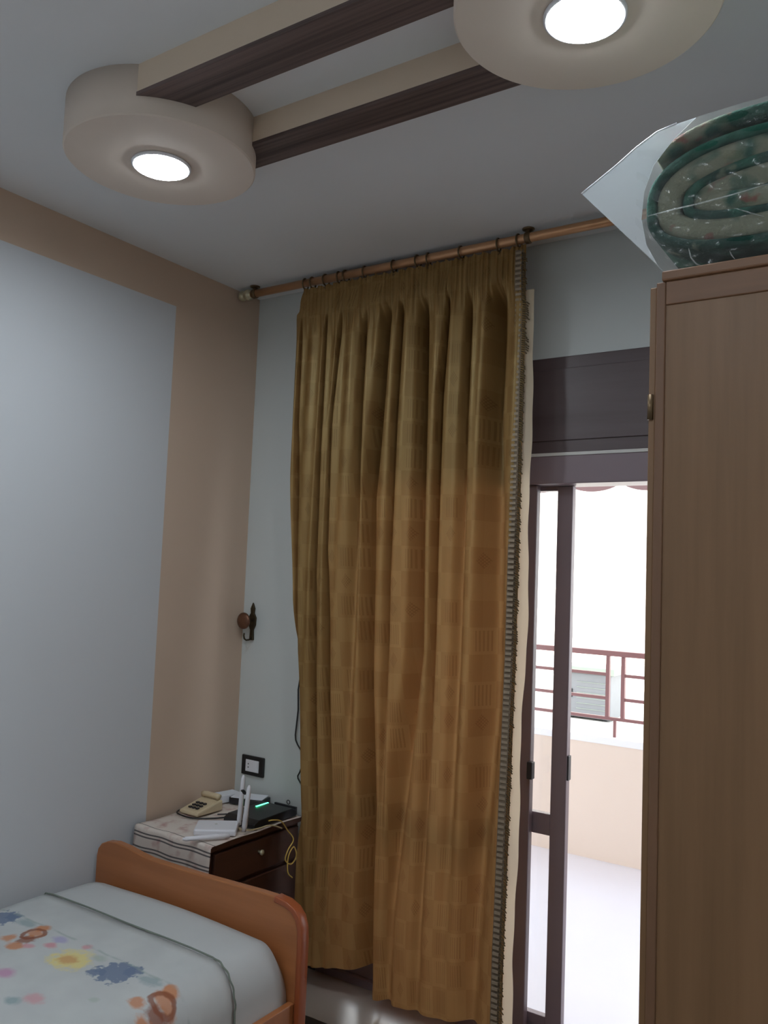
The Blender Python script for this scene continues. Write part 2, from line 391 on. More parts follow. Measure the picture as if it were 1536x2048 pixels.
# dropped ceiling discs and beams: parts of the ceiling
DC = [(.8167, -1.2996), (2.0400, -1.3067)]; DR = .258; DD = .13
def disc(c):
    return MB().lathe((c[0], c[1], H), [(DR, .0), (DR, -DD+.004), (DR-.004, -DD)], (0, 0, 1), 96, False)
for c in DC + [(.8167, -3.0), (2.04, -3.0)]:
    d_ = disc(c); n = 96
    d_.smooth = [True if i < n else False for i in range(len(d_.f))]
    d_.build('ceiling_disc', M['wall_beige'], ceil)
for (ya, yb) in ((-1.512, -1.402), (-1.186, -1.084)):
    xa = DC[0][0] + math.sqrt(DR**2 - (max(abs(ya+1.3), abs(yb+1.3)))**2) - .02
    xb = DC[1][0] - (xa - DC[0][0])
    bm_ = box(xa-.06, xb+.06, ya, yb, H-.072, H).build('ceiling_beam', M['beam'], ceil)
    box(xa-.06, xb+.06, ya-.001, yb+.001, H-.082, H-.072).build('wood_facing', M['beam_wood'], bm_)['label'] = 'dark brown wood strip under the beam'
for i, c in enumerate(DC + [(.8167, -3.0), (2.04, -3.0)]):
    t = thing('ceiling_light', ['round white ceiling light in the disc nearer the left wall', 'round white ceiling light in the disc nearer the wardrobe', 'round white ceiling light over the head of the bed', 'round white ceiling light near the rear wall and the right wall'][i], 'light', (c[0], c[1], H-DD), 'round recessed ceiling lights')
    MB().lathe((c[0], c[1], H-DD), [(.081, -.001), (.081, -.006), (.076, -.009), (.073, -.006)], (0, 0, 1), 48).build('rim', M['whitep'], t)
    MB().lathe((c[0], c[1], H-DD), [(.0735, -.0065), (.0735, -.0095), (.070, -.011)], (0, 0, 1), 48).build('diffuser', M['led'], t)

struct('upper_shade_mass', box(-7, 9, -3.87, WT, H+.12, 9.5), M['wall'], 'unseen upper storeys added above the bedroom to shade the balcony')  # out of view; added so the building mass keeps sun off the balcony

# ------------------------------------------------------------------ balcony door
door = thing('door_1', 'brown sliding balcony door with open right half', None, (1.34, .05, 0)); door['kind'] = 'structure'
fr = MB(); fr.box(DX0, DX0+.045, -.012, .11, 0, 2.045); fr.box(DX1-.045, DX1, -.012, .11, 0, 2.045); fr.box(DX0+.045, DX1-.045, -.012, .11, 1.945, 2.045)
fr.build('door_frame', M['frame'], door, bevel=.003)
box(DX0+.045, DX1-.045, -.01, .11, .0, .028).build('door_track', M['frame'], door)
box(DX0, DX1, -.006, .16, 2.056, DZ).build('shutter_box', M['shutter'], door, bevel=.003)
box(DX0+.035, DX1-.035, -.012, -.006, 2.10, 2.36).build('shutter_panel', M['shutter'], door, bevel=.002)
box(DX0, DX1, -.014, .10, 2.045, 2.056).build('shutter_slat', M['slat'], door)['label'] = 'pale strip under the shutter box'
def leaf(x0, x1, y0, y1, side):
    st = .058
    lf = MB(); lf.box(x0, x0+st, y0, y1, .03, 1.944); lf.box(x1-st, x1, y0, y1, .03, 1.944)
    L = lf.build('sliding_leaf', M['frame'], door, bevel=.003)
    box(x0+st, x1-st, y0+.002, y1-.002, .03, .092).build('bottom_rail', M['frame'], L, bevel=.002)
    box(x0+st, x1-st, y0+.002, y1-.002, .705, .778).build('middle_rail', M['frame'], L, bevel=.002)
    box(x0+st, x1-st, y0+.002, y1-.002, 1.927, 1.944).build('top_rail', M['frame'], L)
    ym = (y0+y1)/2
    for z0, z1 in ((.092, .705), (.778, 1.927)):
        box(x0+st, x1-st, ym-.003, ym+.003, z0, z1).build('glass_pane', M['glass'], L)
    if side: box(x1-.004, x1+.017, y0-.022, y0+.004, .903, .963).build('latch', M['dark'], L, bevel=.003)
    else: box(x1-.002, x1+.006, y0+.004, y1-.004, .905, .99).build('latch', M['dark'], L, bevel=.002)
leaf(.548, 1.396, .008, .040, True)
leaf(.668, 1.514, .052, .084, False)

# ------------------------------------------------------------------ balcony
struct('balcony_floor', box(-2.2, 4.4, WT, 2.34, -.16, -.02), M['bal_floor'], 'white tiled balcony floor')
struct('parapet_wall', box(-2.2, 4.4, 2.125, 2.30, -.02, .655), M['parapet'], 'peach rendered parapet of the balcony')
struct('parapet_cap', box(-2.2, 4.4, 2.10, 2.34, .655, .695), M['cap'], 'white stone cap on the balcony parapet', bevel=.004)
rl = thing('balcony_railing', 'red-brown metal railing standing on the balcony parapet', 'railing', (.9, 2.2, .695))
yr = 2.16
box(-2.15, 4.35, yr-.025, yr+.025, 1.168, 1.200).build('top_rail', M['rail'], rl, bevel=.004)
ups = [.948 + .72*k for k in range(-4, 5)]
for k, x in enumerate(ups):
    for xo in (0, .092):
        if -2.1 < x+xo < 4.3: box(x+xo-.011, x+xo+.011, yr-.012, yr+.012, .809, 1.168).build('upright', M['rail'], rl)
    if -2.1 < x < 4.3: box(x+.038, x+.054, yr-.008, yr+.008, .695, .791).build('foot', M['rail'], rl)
    for z in (1.058, .918):
        xe = ups[k+1] if k+1 < len(ups) else 4.35
        box(max(-2.15, x+.103), xe-.011, yr-.009, yr+.009, z-.009, z+.009).build('crossbar', M['rail'], rl)
box(-2.15, 4.35, yr-.009, yr+.009, .791, .809).build('bottom_rail', M['rail'], rl)
aw = thing('balcony_awning', 'mauve canvas awning with a scalloped hem over the balcony', 'awning', (.9, 1.1, 2.3))
MB().add([(-2.2, .23, 2.62), (4.4, .23, 2.62), (4.4, 2.0, 2.215), (-2.2, 2.0, 2.215), (-2.2, .23, 2.63), (4.4, .23, 2.63), (4.4, 2.0, 2.225), (-2.2, 2.0, 2.225)],
         [(0, 1, 2, 3), (7, 6, 5, 4), (0, 4, 5, 1), (1, 5, 6, 2), (2, 6, 7, 3), (3, 7, 4, 0)]).build('canopy', M['awning'], aw)
k_ = 0
for k in range(-8, 11):
    xc = .886 + k*.335
    pts = [(xc-.1675, 2.215)] + [(xc + .1675*math.cos(PI+a*PI/14)*1.0, 2.193 - .054*math.sin(a*PI/14)**1.4) for a in range(0, 15)] + [(xc+.1675, 2.215)]
    MB().prism(pts, (1.998, 2.004)).build('scallop', M['awning'], aw)
# across the street
nb = struct('neighbour_roof', box(-7, 4.5, 3.6, 8.5, -.1, .30), M['facade'], 'pale flat roof below the balcony')
ac = thing('outdoor_unit', 'grey metal air conditioner casing seen through the balcony railing', 'air conditioner', (-.21, 5.0, .30))
X0, X1 = -.45, .02
box(X0, X1, 5.0, 5.35, .32, .735).build('casing', M['acgrey'], ac, bevel=.01)
box(X0-.03, X1+.045, 4.96, 5.39, .735, .80).build('lid', M['aclid'], ac, bevel=.01)
box(X0+.06, X0+.10, 4.985, 5.002, .50, .58).build('side_handle', M['dark'], ac, bevel=.004)
for k in range(6): box(X0+.14, X1-.03, 4.994, 5.002, .40+k*.05, .404+k*.05).build('louvre', M['aclid'], ac)
for x in (X0+.05, X1-.09): box(x, x+.04, 5.05, 5.3, .30, .32).build('foot', M['dark'], ac)
fb = thing('apartment_building', 'sunlit pale apartment building across the street', 'building', (-5, 12, -4))
box(-16, 6, 12.0, 14, -4, 7).build('facade_wall', M['facade'], fb)
for z in (.1, 3.1): box(-12, 3, 11.0, 12.0, z, z+.18).build('balcony_slab', M['facade'], fb)
for z in (.1, 3.1):
    for zz in (.55, 1.0): box(-12, 3, 11.02, 11.06, z+zz, z+zz+.05).build('balcony_rail', M['palerail'], fb)
for i in range(5):
    x = -10 + i*2.6; box(x, x+1.1, 11.97, 12.0, .4, 2.4).build('window', M['palerail'], fb)

# ------------------------------------------------------------------ curtain rod and rings
rod = thing('curtain_rod', 'copper coloured curtain rod close under the ceiling', 'curtain rod', (1.0, -.15, 2.807))
RZ, RY = 2.807, -.15
MB().tube([(.085, RY, RZ), (2.55, RY, RZ)], .0165, 20).build('pole', M['rod'], rod)
fin = MB().lathe((.012, RY, RZ), [(.004, 0), (.013, .006), (.020, .016), (.023, .026), (.019, .036), (.015, .041), (.021, .046), (.0245, .056), (.024, .066), (.018, .071), (.017, .080)], (1, 0, 0), 24)
fin.build('finial', M['silver'], rod)
for x in (.108, 1.405):
    b_ = MB(); b_.lathe((x, RY, RZ), [(.0172, -.011), (.021, -.008), (.021, .008), (.0172, .011)], (1, 0, 0), 24)
    b_.box(x-.006, x+.006, RY-.006, RY+.006, RZ+.014, H-.001); b_.lathe((x, RY, H), [(.022, -.0005), (.022, -.004), (.014, -.007)], (0, 0, 1), 24)
    b_.build('bracket', M['ring'], rod)
RX = [.394, .433, .502, .570, .605, .699, .838, .948, .995, 1.137, 1.289, 1.369]
ordn = ['first', 'second', 'third', 'fourth', 'fifth', 'sixth', 'seventh', 'eighth', 'ninth', 'tenth', 'eleventh', 'twelfth']
pr = None
for i, x in enumerate(RX):
    if pr is None:
        pr = thing('curtain_ring', '', 'ring', (x, RY, RZ), 'brass curtain rings on the rod')
        MB().torus((x, RY, RZ-.004), (1, .12, 0), .0225, .0034, 24, 8).build('hoop', M['ring'], pr)
        e = MB(); e.torus((x, RY, RZ-.034), (0, 1, 0), .005, .0015, 12, 6); e.build('eyelet', M['ring'], pr)
        r_ = pr
    else:
        r_ = copy_tree(pr, (x, RY, RZ)); r_.rotation_euler.z = R_.uniform(-.2, .2)
    r_['label'] = f'small brass curtain ring, {ordn[i]} along the rod counted from the finial'

# ------------------------------------------------------------------ curtain
XL = [(2.80, .392), (2.75, .380), (2.66, .357), (2.0, .365), (1.48, .402), (.98, .463), (.69, .488), (.30, .492), (.05, .536)]
XRT = 1.402
VAL_GAIN = 2.3
VAL = [ # folds: centre line (z, x), width, depth at top, depth at bottom
    ([(2.75, .385), (2.21, .380), (1.28, .430), (.1, .545)], .010, .030, .010),
    ([(2.65, .512), (2.10, .504), (1.59, .505), (.6, .575)], .012, .046, .008),
    ([(2.64, .590), (2.20, .558), (1.69, .562), (.7, .635)], .011, .042, .006),
    ([(2.62, .704), (2.30, .694), (1.89, .688), (1.0, .695)], .022, .036, .004),
    ([(2.61, .805), (2.29, .782), (1.89, .752), (1.30, .768), (.74, .815), (.12, .828)], .032, .062, .056),
    ([(2.60, .880), (2.20, .866), (1.60, .865), (.6, .893)], .013, .034, .004),
    ([(2.59, .974), (2.27, .976), (1.89, .980), (1.32, .992), (.95, .965), (.40, .935)], .028, .062, .026),
    ([(2.57, 1.085), (2.26, 1.064), (1.88, 1.064), (1.0, 1.07)], .014, .038, .006),
    ([(2.56, 1.171), (2.16, 1.164), (1.50, 1.165), (.8, 1.17)], .022, .036, .010),
    ([(2.45, 1.288), (2.15, 1.277), (1.79, 1.288), (1.17, 1.297), (.65, 1.276), (.1, 1.262)], .040, .070, .036)]
HEAD = 2.655
def fold(x, z):
    y = 0
    t = max(0, min(1, (2.6-z)/2.5)); on = max(0, min(1, (HEAD+.03-z)/.12)); on = on*on*(3-2*on)
    for tab, wd, d0, d1 in VAL:
        xc = lerp_tab(tab, z); d = VAL_GAIN*(d0 + (d1-d0)*t); q = (x-xc)/(wd*(.62+.7*t))
        y += d*math.exp(-q*q)*on
    y += on*(1-.75*t)*.007*math.sin(x*95 + 1.5*math.sin(z*1.3)) + on*(.011*t)*math.sin(x*19 + z*.7)
    g = max(0, min(1, (z-HEAD+.09)/.10))
    y += g*(.0045*math.sin(x*2*PI/.019 + .8*math.sin(x*31)) + .002*math.sin(x*2*PI/.011) + .003*math.sin(x*40))
    bz = max(0, min(1, (1.35-z)/1.0)); xd = lerp_tab(VAL[4][0], z) + .022
    st = max(0, min(1, (x-xd+.008)/.016)); st = st*st*(3-2*st)
    y = -.153 + y - bz*.040*st
    return y if y < -.06 else -.028 - .032*math.exp(-(y+.06)/.032)
def hem(x):
    if x < .835: return .075 + (x-.52)/.31*.055
    return .055 + (x-.83)/.55*.055 + .006*math.sin(x*14)
def cpt(s, v):
    xt = lerp_tab(XL, 2.7) + (XRT-lerp_tab(XL, 2.7))*s
    z = hem(XL[-1][1] + (XRT-XL[-1][1])*s); z = z + (2.781 + .004*math.sin(s*160) - z)*v
    xl = lerp_tab(XL, z); x = xl + (XRT-xl)*s
    return (x, fold(x, z), z)
cur = thing('curtain', 'long gold-brown checked curtain drawn over the balcony door', 'curtain', (.9, -.12, .06))
NU, NV = 420, 150
vv = lambda v: v if v < 0 else (1-(1-v)**1.0)
MB().grid(cpt, NU, NV, True, lambda s, v: (s*1.62, cpt(s, v)[2])).build('fabric', M['curtain'], cur)
# trim down the leading edge: braid with rungs, fringe, cream lining
def strip(x0, x1, yoff, wob=0.0, top=2.765, bot=.11, n=120, nx=4, thick=.002):
    def fn(s, v):
        z = bot + (top-bot)*v; x = x0 + (x1-x0)*s + wob*math.sin(z*9+1)*s + .35*wob*math.sin(z*31)*s
        return (x, fold(XRT-.002, z) + yoff + .004*math.sin(z*5)*s, z)
    return MB().grid(fn, nx, n)
strip(1.362, 1.392, -.006).build('braid', M['braid'], cur)['label'] = 'grey-brown braid down the leading edge'
rg = MB(); z = .12
while z < 2.75:
    y = fold(XRT-.002, z) - .0085; rg.box(1.366, 1.388, y-.002, y+.003, z, z+.009); z += .0185
rr = rg.build('braid_rungs', M['rung'], cur); rr['kind'] = 'stuff'
fg = MB()
for i in range(330):
    z = .12 + i*.008; y = fold(XRT-.002, z) - .003; ln = R_.uniform(.010, .020) + (.012 if abs(z-2.55) < .03 or abs(z-2.43) < .03 else 0)
    fg.tube([(1.388, y, z), (1.391+ln*.6, y-.003, z-.004), (1.389+ln, y-.002, z-.012)], .0022, 4)
fo = fg.build('fringe', M['fringe'], cur, fix=False); fo['kind'] = 'stuff'
strip(1.390, 1.434, .006, .004, 2.62, .10, 120, 5).build('lining', M['lining'], cur)['label'] = 'cream lining edge showing beside the braid'

# ------------------------------------------------------------------ holdback, socket, cord on the wall
hb = thing('curtain_holdback', 'antique bronze curtain holdback on the wall beside the corner', 'holdback', (.058, 0, 1.36))
xb = .060
pl = MB().prism([(xb-.012, 1.285), (xb+.012, 1.285), (xb+.009, 1.33), (xb+.020, 1.352), (xb+.022, 1.385), (xb+.010, 1.405), (xb+.012, 1.425), (xb, 1.452), (xb-.012, 1.425), (xb-.010, 1.405), (xb-.022, 1.385), (xb-.020, 1.352), (xb-.009, 1.33)], (-.010, 0))
pl.build('back_plate', M['bronze_d'], hb, bevel=.003)
MB().tube([(xb, -.005, 1.372), (xb, -.055, 1.372)], .006, 12).build('stem', M['bronze_d'], hb)
MB().lathe((xb, -.055, 1.372), [(.030, 0), (.036, -.004), (.036, -.010), (.030, -.015), (.014, -.018), (.004, -.019)], (0, 1, 0), 32).build('medallion', M['bronze'], hb)['label'] = 'round bronze medallion'
MB().tube([(xb, -.006, 1.296), (xb, -.020, 1.288), (xb, -.040, 1.287), (xb, -.052, 1.294), (xb, -.056, 1.308), (xb, -.054, 1.318)], .0038, 10).build('hook', M['bronze_d'], hb)
so = thing('wall_socket', 'black framed wall socket with white module above the bedside table', 'socket', (.107, 0, .745))
pf = MB(); pf.box(.043, .171, -.011, 0, .703, .787); pf.build('plate', M['black'], so, bevel=.004)
box(.070, .145, -.0135, -.010, .720, .770).build('module', M['whitep'], so, bevel=.001)
for z in (.738, .752): MB().lathe((.086, -.0138, z), [(.003, 0), (.003, .003)], (0, 1, 0), 12).build('hole', M['black'], so)
box(.110, .140, -.0155, -.013, .723, .767).build('switch_rocker', M['whitep'], so, bevel=.001)
MB().tube([(.375, -.012, 1.30), (.345, -.012, 1.10), (.350, -.012, 1.016), (.341, -.012, .911), (.344, -.012, .89), (.356, -.012, .872), (.376, -.012, .851), (.392, -.012, .81), (.374, -.012, .762), (.364, -.012, .745), (.366, -.012, .735), (.385, -.012, .715), (.40, -.012, .66)], .0032, 8).build('hanging_cable', M['black'], None, (.37, -.012, .66))
tag(bpy.data.objects['hanging_cable'], 'thin black cord hanging on the wall at the curtain edge', 'cord')
o = MB().torus((.320, -.012, .630), (0, 1, 0), .008, .0018, 20, 6).build('wall_hook_ring', M['dark'], None, (.32, -.012, .63)); tag(o, 'small dark wire loop on the wall just above the black modem box', 'wire')

# ------------------------------------------------------------------ wardrobe
WX, WY, WH = 2.200, -1.35, 2.135
wd = thing('wardrobe', 'light oak wardrobe with a framed side panel by the balcony door', 'wardrobe', (WX+.29, -.75, 0))
box(WX+.012, XR-.004, WY+.012, -.10, .06, WH-.02).build('body', M['wardrobe'], wd)
box(WX+.016, XR-.03, WY+.004, WY+.012, .09, WH-.045).build('side_panel', M['wardrobe'], wd)
box(WX, WX+.016, WY, WY+.05, .0, WH-.004).build('corner_post', M['wardrobe_f'], wd, bevel=.002)
box(XR-.034, XR-.004, WY, WY+.05, .0, WH-.004).build('corner_post', M['wardrobe_f'], wd, bevel=.002)
box(WX+.016, XR-.034, WY, WY+.012, WH-.046, WH-.004).build('top_frame', M['wardrobe_fx'], wd, bevel=.002)
box(WX+.010, XR-.004, WY-.006, -.10, WH-.004, WH+.014).build('top_board', M['wardrobe_fx'], wd, bevel=.003)
box(WX+.02, XR-.01, WY+.02, -.12, 0, .06).build('plinth', M['wardrobe_f'], wd)
for y0, y1 in ((WY+.004, -.73), (-.725, -.104)):
    d_ = box(WX-.012, WX, y0, y1, .07, WH-.01).build('door', M['wardrobe'], wd, bevel=.002)
for z in (1.91, .4):
    MB().tube([(WX-.008, WY+.002, z-.022), (WX-.008, WY+.002, z+.022)], .005, 10).build('hinge', M['ring'], wd)
for d_, yy in zip([c for c in wd.children if c.name.startswith('door')], (-.765, -.69)):
    MB().tube([(WX-.012, yy, 1.0), (WX-.03, yy, 1.0), (WX-.03, yy, 1.14), (WX-.012, yy, 1.14)], .005, 8).build('handle', M['silver'], d_)

# ------------------------------------------------------------------ blanket in its bag on the wardrobe
BZ = WH+.014
def loop(a, b, n=72, e=2.5, cx=2.445, cz=None, tilt=0.0):
    cz = cz if cz else BZ+.139
    out = []
    for i in range(n):
        t = i*2*PI/n; c_, s_ = math.cos(t), math.sin(t)
        x = a*math.copysign(abs(c_)**(2/e), c_); z = b*math.copysign(abs(s_)**(2/e), s_)
        out.append((cx+x, cz+z + tilt*x))
    return out
bl = thing('folded_blanket', 'green and cream plush blanket rolled inside the clear bag', 'blanket', (2.445, -1.05, BZ))
def spiral(r0, thick, turns, mat, name, gap, seed, t0=PI*.02, drop=.0):
    """a plush layer wound as a flattened roll, thick strip with a rounded front edge"""
    n = int(turns*64); ys = [(-1.312, .55), (-1.325, .92), (-1.322, 1.0), (-1.30, 1.0), (-.80, 1.0), (-.79, .6)]
    ys = [(-1.318, 1.0), (-1.332, .93), (-1.339, .66), (-1.341, .3)]
    mid = []
    for i in range(n+1):
        t = i/64*2*PI; q = i/64
        a = .284 - r0 - gap*q; b = .139 - drop*.5 - r0*.95 - gap*.78*q
        a = max(a, .02); b = max(b, .012)
        e = 2.9; th = t + t0
        c_, s_ = math.cos(th), math.sin(th)
        x = a*math.copysign(abs(c_)**(2/e), c_); z = b*math.copysign(abs(s_)**(2/e), s_)
        x += .006*math.sin(3*th+seed); z += .004*math.sin(2*th+seed*2)
        mid.append(Vector((2.432+x, 0, BZ+.1335-drop*.5+z)))
    sec = [(-.80, 1.0)] + ys
    prof = [(y, +1*sc) for y, sc in sec] + [(y, -1*sc) for y, sc in reversed(sec)]
    m = len(prof); vs = []; fs = []
    for i, p in enumerate(mid):
        t = (mid[min(i+1, n)]-mid[max(i-1, 0)]).normalized(); nn = Vector((-t.z, 0, t.x))
        wob = .006*math.sin(i*.21+seed)
        for (y, sc) in prof: vs.append(p + nn*sc*thick/2 + Vector((0, y + (wob if y < -1 else 0), 0)))
    for i in range(n): fs += [(i*m+j, i*m+(j+1) % m, (i+1)*m+(j+1) % m, (i+1)*m+j) for j in range(m)]
    fs += [tuple(range(m)), tuple(n*m+j for j in range(m-1, -1, -1))]
    return MB().add(vs, fs, True).build(name, mat, bl)
spiral(.008, .020, 2.35, M['green'], 'green_layer', .064, 1.0, PI*.02, .024)
spiral(.038, .043, 2.0, M['cream'], 'cream_layer', .064, 1.0, PI*.02, .024)
spiral(.004, .024, .42, M['cream'], 'outer_layer', .030, 1.0)
bag = thing('plastic_bag', 'clear plastic storage bag with a pointed milky corner on the wardrobe', 'bag', (2.44, -1.05, BZ))
SH = [(2.057, 2.327), (2.090, 2.346), (2.124, 2.366), (2.160, 2.391), (2.196, 2.410), (2.230, 2.416), (2.266, 2.420), (2.32, 2.423), (2.38, 2.425), (2.50, 2.427), (2.62, 2.422), (2.70, 2.395), (2.735, 2.33), (2.735, 2.22), (2.70, BZ+.002), (2.212, BZ+.002)]
YF, YK = -1.345, -.74
n = len(SH)
sh = MB()
vs = [(p[0], YF, p[1]) for p in SH] + [(p[0] + (.03 if p[0] < 2.1 else 0), YK, p[1]) for p in SH]
sh.add(vs, [(i, n+i, n+(i+1) % n, (i+1) % n) for i in range(n)] + [tuple(range(2*n-1, n-1, -1))], True)
sh.build('bag_shell', M['clear'], bag, fix=False)
IN = [(2.262, 2.4185), (2.222, 2.387), (2.190, 2.350), (2.174, 2.305), (2.170, 2.255), (2.180, 2.205), (2.200, 2.165), (2.212, BZ+.002)]
MB().prism([(SH[0][0], SH[0][1])] + SH[1:6] + IN, (YF-.0015, YF)).build('milky_corner', M['milky'], bag)['label'] = 'milky white pointed corner of the bag'
clear = MB()
def clr(s, v):
    x = 2.16 + (2.735-2.16)*s; z = BZ+.003 + (2.437-BZ-.003)*v
    lo = BZ+.003; hi = 2.423 - max(0, (x-2.62))**1*.4
    if x < 2.27: hi = 2.390 + (x-2.16)*.3
    lo = BZ+.003 + max(0, 2.205-x)*1.5
    zz = lo + (hi-lo)*v
    y = YF - .005*math.sin(PI*v)*math.sin(PI*s) - .003*math.sin(x*60+z*90) - .003*math.sin(z*130-x*45)*(1-v)
    return (x, y, zz)
clear.grid(clr, 60, 40).build('clear_panel', M['clear'], bag)
for pts in ([(2.183, 2.254), (2.23, 2.257), (2.272, 2.258), (2.33, 2.262), (2.40, 2.270)], [(2.328, 2.238), (2.35, 2.226), (2.375, 2.213)], [(2.255, 2.182), (2.259, 2.165), (2.268, 2.152), (2.287, 2.140)], [(2.322, 2.165), (2.325, 2.157), (2.331, 2.148)]):
    MB().tube([(x, YF-.0095, z) for x, z in pts], .0011, 6, True, [.0005] + [.0013]*(len(pts)-2) + [.0005]).build('crease', M['crease'], bag)
MB().tube([(2.057, YF-.002, 2.327), (2.090, YF-.002, 2.3465), (2.124, YF-.002, 2.367), (2.160, YF-.002, 2.3915), (2.196, YF-.002, 2.4105), (2.230, YF-.002, 2.4165)], .0016, 6).build('seam', M['whitep'], bag)

# ------------------------------------------------------------------ bed
bed = thing('bed', 'single bed with orange-brown wooden footboard against the left wall', 'bed', (.5, -1.7, 0))
FY = -.738
fbp = [(.022, .05), (.022, .53), (.028, .556), (.045, .577), (.075, .590), (.12, .596), (.18, .592), (.24, .583), (.30, .577), (.40, .577), (.55, .579), (.70, .584), (.82, .588), (.88, .588), (.925, .583), (.958, .570), (.980, .548), (.991, .518), (.994, .48), (.994, .05)]
MB().prism(fbp, (FY, FY+.030)).build('footboard', M['bed'], bed, bevel=.004)
eb = [(x, FY-.001, z) for x, z in fbp]
ed = MB()
for (x0, z0), (x1, z1) in zip(fbp[14:], fbp[15:]):
    pass
n = 8
edge_pts = fbp[13:]
prof = []
for i, (x, z) in enumerate(edge_pts):
    a = Vector(edge_pts[max(i-1, 0)]); b = Vector(edge_pts[min(i+1, len(edge_pts)-1)]); t = (b-a).normalized(); nn = Vector((-t.y, t.x))
    prof.append((Vector((x, z)) + nn*.0025, Vector((x, z)) - nn*.016))
vs = []
for o_, i_ in prof: vs += [(o_.x, FY-.003, o_.y), (o_.x, FY+.033, o_.y), (i_.x, FY+.033, i_.y), (i_.x, FY-.003, i_.y)]
fs = []
for i in range(len(prof)-1): fs += [(i*4+j, i*4+(j+1) % 4, (i+1)*4+(j+1) % 4, (i+1)*4+j) for j in range(4)]
fs += [(0, 1, 2, 3), tuple((len(prof)-1)*4+j for j in (3, 2, 1, 0))]
MB().add(vs, fs, True).build('edge_trim', M['bed_edge'], bed, bevel=.002)['label'] = 'reddish rounded edge of the footboard'
for x in (.03, .93): box(x, x+.05, FY, FY+.03, 0, .055).build('leg', M['bed'], bed)
for x in (.03, .955): box(x, x+.022, -2.72, FY-.001, .16, .30).build('side_rail', M['bed'], bed, bevel=.003)
for x in (.03, .93): box(x, x+.05, -2.75, -2.72, 0, .30).build('leg', M['bed'], bed)
box(.03, .98, -2.75, -2.722, .16, .62).build('headboard', M['bed'], bed, bevel=.01)
box(.053, .955, -2.72, FY-.002, .20, .225).build('slat_base', M['bed'], bed)
mt = box(.08, .925, -2.70, FY-.014, .226, .450).build('mattress', M['cotton'], None, (.5, -1.7, .226), bevel=.05)
tag(mt, 'single mattress under the white sheet on the bed', 'mattress')
ZB = .472
def prof_sheet(t, off, ybow=0):
    """across-bed profile: down at the wall, over the top, round the open side, hanging down"""
    pts = [(.052-off, .32), (.052-off, ZB-.06), (.058-off*.7, ZB-.028), (.078, ZB-.006+off), (.12, ZB+off)]
    pts += [(.12 + (.865-.12)*i/8, ZB+off+.006*math.sin(PI*i/8)) for i in range(1, 9)]
    r = .085
    pts += [(.865 + (r+off)*math.sin(a*PI/40), ZB+off - .12*(1-math.cos(a*PI/40))) for a in range(1, 21)]
    pts += [(.865+r+off+.008*math.sin(i*.25), ZB-.12-.022*i) for i in range(1, 11)]
    return pts
def cover(y0, y1, off, ny, name, mat, lab, cat, round_front=0.0):
    pr_ = prof_sheet(0, off); m = len(pr_)
    def fn(s, v):
        i = min(int(s*(m-1)+.5), m-1); x, z = pr_[i]; y = y0 + (y1-y0)*v
        if round_front:
            d = (y0-y)
            q = max(0, 1 - d/round_front); z -= .055*q*q*q
            if z < .40: y += 0
        x += .004*math.sin(y*9+i)*(1 if i > m-6 else 0)
        z += .0025*math.sin(y*11+x*7)
        return (x, y, z)
    b = MB().grid(fn, m-1, ny)
    ob = b.build(name, mat, None, (.5, -1.7, .3)); tag(ob, lab, cat)
    so_ = ob.modifiers.new('thickness', 'SOLIDIFY'); so_.thickness = .003; so_.offset = -1
    return ob
cover(FY-.006, -2.70, .0, 60, 'fitted_sheet', M['cotton'], 'plain white sheet over the mattress beside the footboard', 'sheet', .06)
cover(-.982, -2.70, .007, 50, 'bed_cover', M['print'], 'white bed cover printed with blue, orange and yellow blots', 'bed cover')
pp = prof_sheet(0, .0105)
pi_ = MB().tube([(x + (.004*math.sin(-.982*9+i) if i > len(pp)-6 else 0), -.9805 + .002*math.sin(i*1.3), z + .0025*math.sin(-.982*11+x*7)) for i, (x, z) in enumerate(pp)], .0026, 6).build('edge_piping', M['piping'], bpy.data.objects['bed_cover'])
pi_['label'] = 'grey-green stitched edge of the cover'

# ------------------------------------------------------------------ bedside table and what stands on it
ns = thing('bedside_table', 'dark brown wooden bedside table in the corner behind the footboard', 'table', (.225, -.31, 0))
TX, TY0, TY1, TZ = .43, -.565, -.055, .602
c_ = MB(); c_.box(.032, TX-.02, TY0+.012, TY1, .06, TZ-.022); c_.build('body', M['stand'], ns)
box(.030, TX, TY0, TY1+.002, TZ-.022, TZ).build('top', M['stand'], ns, bevel=.004)
dr = box(TX-.02, TX-.004, TY0+.025, TY1-.012, .445, TZ-.035).build('drawer', M['stand'], ns, bevel=.004)
MB().lathe((TX-.004, -.305, .522), [(.005, 0), (.005, .009), (.010, .014), (.011, .019), (.006, .024)], (1, 0, 0), 20).build('knob', M['silver'], dr)
dd = box(TX-.02, TX-.004, TY0+.025, TY1-.012, .075, .43).build('door', M['stand'], ns, bevel=.004)
MB().lathe((TX-.004, -.48, .30), [(.005, 0), (.005, .009), (.010, .014), (.011, .019), (.006, .024)], (1, 0, 0), 20).build('knob', M['silver'], dd)
for x in (.036, TX-.055):
    for y in (TY0+.02, TY1-.045): box(x, x+.035, y, y+.035, 0, .06).build('leg', M['stand'], ns)
